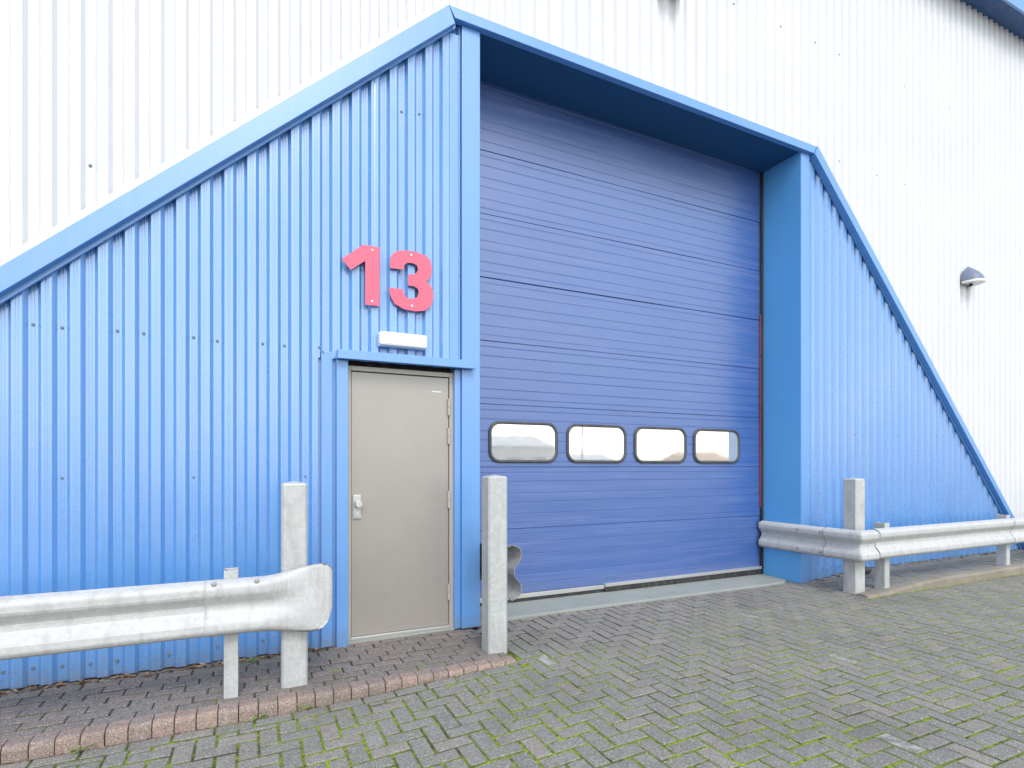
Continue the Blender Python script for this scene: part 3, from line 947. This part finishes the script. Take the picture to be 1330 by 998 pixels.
# small weeds in the kerb joints
def weed(x, y, z, s, label, seed):
    rw = random.Random(seed)
    t = MB((x, y, z))
    for k in range(9):
        a = rw.uniform(0, 6.28); l = s * rw.uniform(.5, 1.1); h = s * rw.uniform(.15, .75); w = l * .32
        d = Vector((math.cos(a), math.sin(a), 0)); q = Vector((-d.y, d.x, 0))
        o = Vector((x, y, z))
        p0 = o; p1 = o + d * l * .35 + Vector((0, 0, h * .8)); p2 = o + d * l * .75 + Vector((0, 0, h)); p3 = o + d * l + Vector((0, 0, h * .8))
        t.add([p0, p1 - q * w * .15, p2 - q * w * .6, p3, p2 + q * w * .6, p1 + q * w * .15], [(0, 1, 5), (1, 2, 4, 5), (2, 3, 4)])
    o = t.build('weed', M['weed'], recalc=False)
    tag(o, label, 'weed', 'weeds in the paving joints')
weed(-.80, KY - .01, zy(-.8), .055, 'small green weed at the foot of the kerb, leftmost in the photo', 1)
weed(.02, KY - .012, zy(0), .05, 'small green weed in the kerb foot below the thin rail post', 2)
weed(.27, KY - .010, zy(.3), .05, 'small green weed in the kerb foot just right of the left bollard', 3)
weed(.48, 3.80, zp(.5), .045, 'small green weed between the brown bricks in front of the grey door', 4)
weed(-.02, 4.25, zp(0), .05, 'small green weed by the wall foot behind the thin rail post', 5)

# stones: dark clump against the wall foot behind the right bollard
def stone(x, y, z, s, seed, label):
    bm = bmesh.new(); bmesh.ops.create_icosphere(bm, subdivisions=3, radius=s)
    rs = random.Random(seed); ph = [rs.uniform(0, 6) for _ in range(3)]
    for v in bm.verts:
        p = v.co / s
        v.co *= 1 + .18 * math.sin(3 * p.x + ph[0]) + .14 * math.sin(4 * p.y + ph[1]) + .1 * math.sin(5 * p.z + ph[2])
        v.co.z *= .8
    me = bpy.data.meshes.new('stone'); bm.to_mesh(me); bm.free(); me.materials.append(M['gasket'])
    for pl in me.polygons: pl.use_smooth = True
    o = bpy.data.objects.new('stone', me); link(o); o.location = (x, y, z + s * .6)
    tag(o, label, 'stone')
stone(6.63, 4.22, zr(6.6, 0), .075, 2, 'dark lump on the pavement against the blue wall behind the right bollard')

# ------------------------------------------------------------------ across the yard (seen mirrored in the door windows)
def far_building(name, x0, x1, y0, y1, h, rh, wall, roof, label, openings):
    t = thing(name, label, 'building', ((x0 + x1) / 2, y1, -.16))
    mb = MB(t.location); mb.box(x0, x1, y0, y1, -.16, h); mb.build('wall', wall, t)
    mb = MB(t.location)
    ym = (y0 + y1) / 2
    mb.add([(x0 - .3, y1 + .3, h), (x1 + .3, y1 + .3, h), (x1 + .3, ym, h + rh), (x0 - .3, ym, h + rh), (x0 - .3, y0 - .3, h), (x1 + .3, y0 - .3, h)], [(0, 1, 2, 3), (3, 2, 5, 4), (0, 3, 4), (1, 5, 2), (0, 4, 5, 1)])
    mb.build('roof', roof, t)
    for (a, b, c, d) in openings:
        mb = MB(t.location); mb.box(a, b, y1 + .002, y1 + .05, c, d); mb.build('shutter', M['gasket'], t)
far_building('warehouse', 16.8, 22.5, -38, -30, 2.9, 1.1, M['backwall'], M['roofgrey'], 'low pale warehouse with a grey roof, mirrored in the leftmost door window', [(18.2, 19.4, .0, 2.0), (20.4, 21.6, 0, 2.0)])
far_building('brick_house', 66, 74, -68, -60, 2.3, 1.4, M['brickwall'], M['brickwall'], 'orange brick house mirrored in the rightmost door window', [(68, 69, .8, 1.8), (71, 72, .8, 1.8)])

far_building('storage_shed', 38, 47, -64, -56, 2.2, .9, M['backwall'], M['roofgrey'], 'long low shed far across the yard, mirrored in the second and third door windows', [(40, 42, 0, 1.8)])
for px_, lab in ((22.6, 'tall slim lamp post mirrored in the second door window'),):
    t = thing('lamp_post', lab, 'lamp post', (px_, -26, -.16))
    mb = MB(t.location); mb.cyl((px_, -26, -.16), (0, 0, 1), .11, 6.2, 10, r2=.06); mb.build('pole', M['raildark'], t)
    mb = MB(t.location); mb.box(px_ - .5, px_ + .12, -26.08, -25.92, 6.045, 6.15); mb.build('lamp_head', M['lampgrey'], t)

# ------------------------------------------------------------------ light
world = bpy.data.worlds.new('World'); scn.world = world; world.use_nodes = True
wt = world.node_tree
bg = wt.nodes['Background']
sky = wt.nodes.new('ShaderNodeTexSky'); sky.sky_type = 'NISHITA'
sky.sun_disc = False
SUN = Vector((-.10, -.70, .74)).normalized()
el = math.asin(SUN.z)
sky.sun_elevation = el; sky.sun_rotation = math.atan2(SUN.x, SUN.y)
sky.air_density = 1.6; sky.dust_density = .8; sky.ozone_density = 1.0
hs = wt.nodes.new('ShaderNodeHueSaturation'); hs.inputs['Saturation'].default_value = .45
wt.links.new(sky.outputs[0], hs.inputs['Color']); wt.links.new(hs.outputs[0], bg.inputs['Color'])
bg.inputs['Strength'].default_value = .14
sl = bpy.data.lights.new('sun', 'SUN'); sl.energy = .9; sl.angle = R(22); sl.color = (1, .965, .91)
so = bpy.data.objects.new('sun', sl); link(so)
so.rotation_euler = (-SUN).to_track_quat('-Z', 'Y').to_euler()
so.location = SUN * 50

# ------------------------------------------------------------------ camera
cam = bpy.data.cameras.new('camera'); co = bpy.data.objects.new('camera', cam); link(co)
co.location = (0, 0, 1.36)
co.rotation_euler = (R(90), 0, -math.atan2(715, 1530))
cam.sensor_width = 36; cam.sensor_fit = 'HORIZONTAL'
cam.lens = 36 * 715 / 1330
cam.shift_y = (605 - 499) / 1330
cam.clip_start = .05; cam.clip_end = 3000
scn.camera = co
vs = scn.view_settings
vs.view_transform = 'Standard'; vs.look = 'None'; vs.gamma = 1; vs.use_curve_mapping = False
vs.exposure = .98
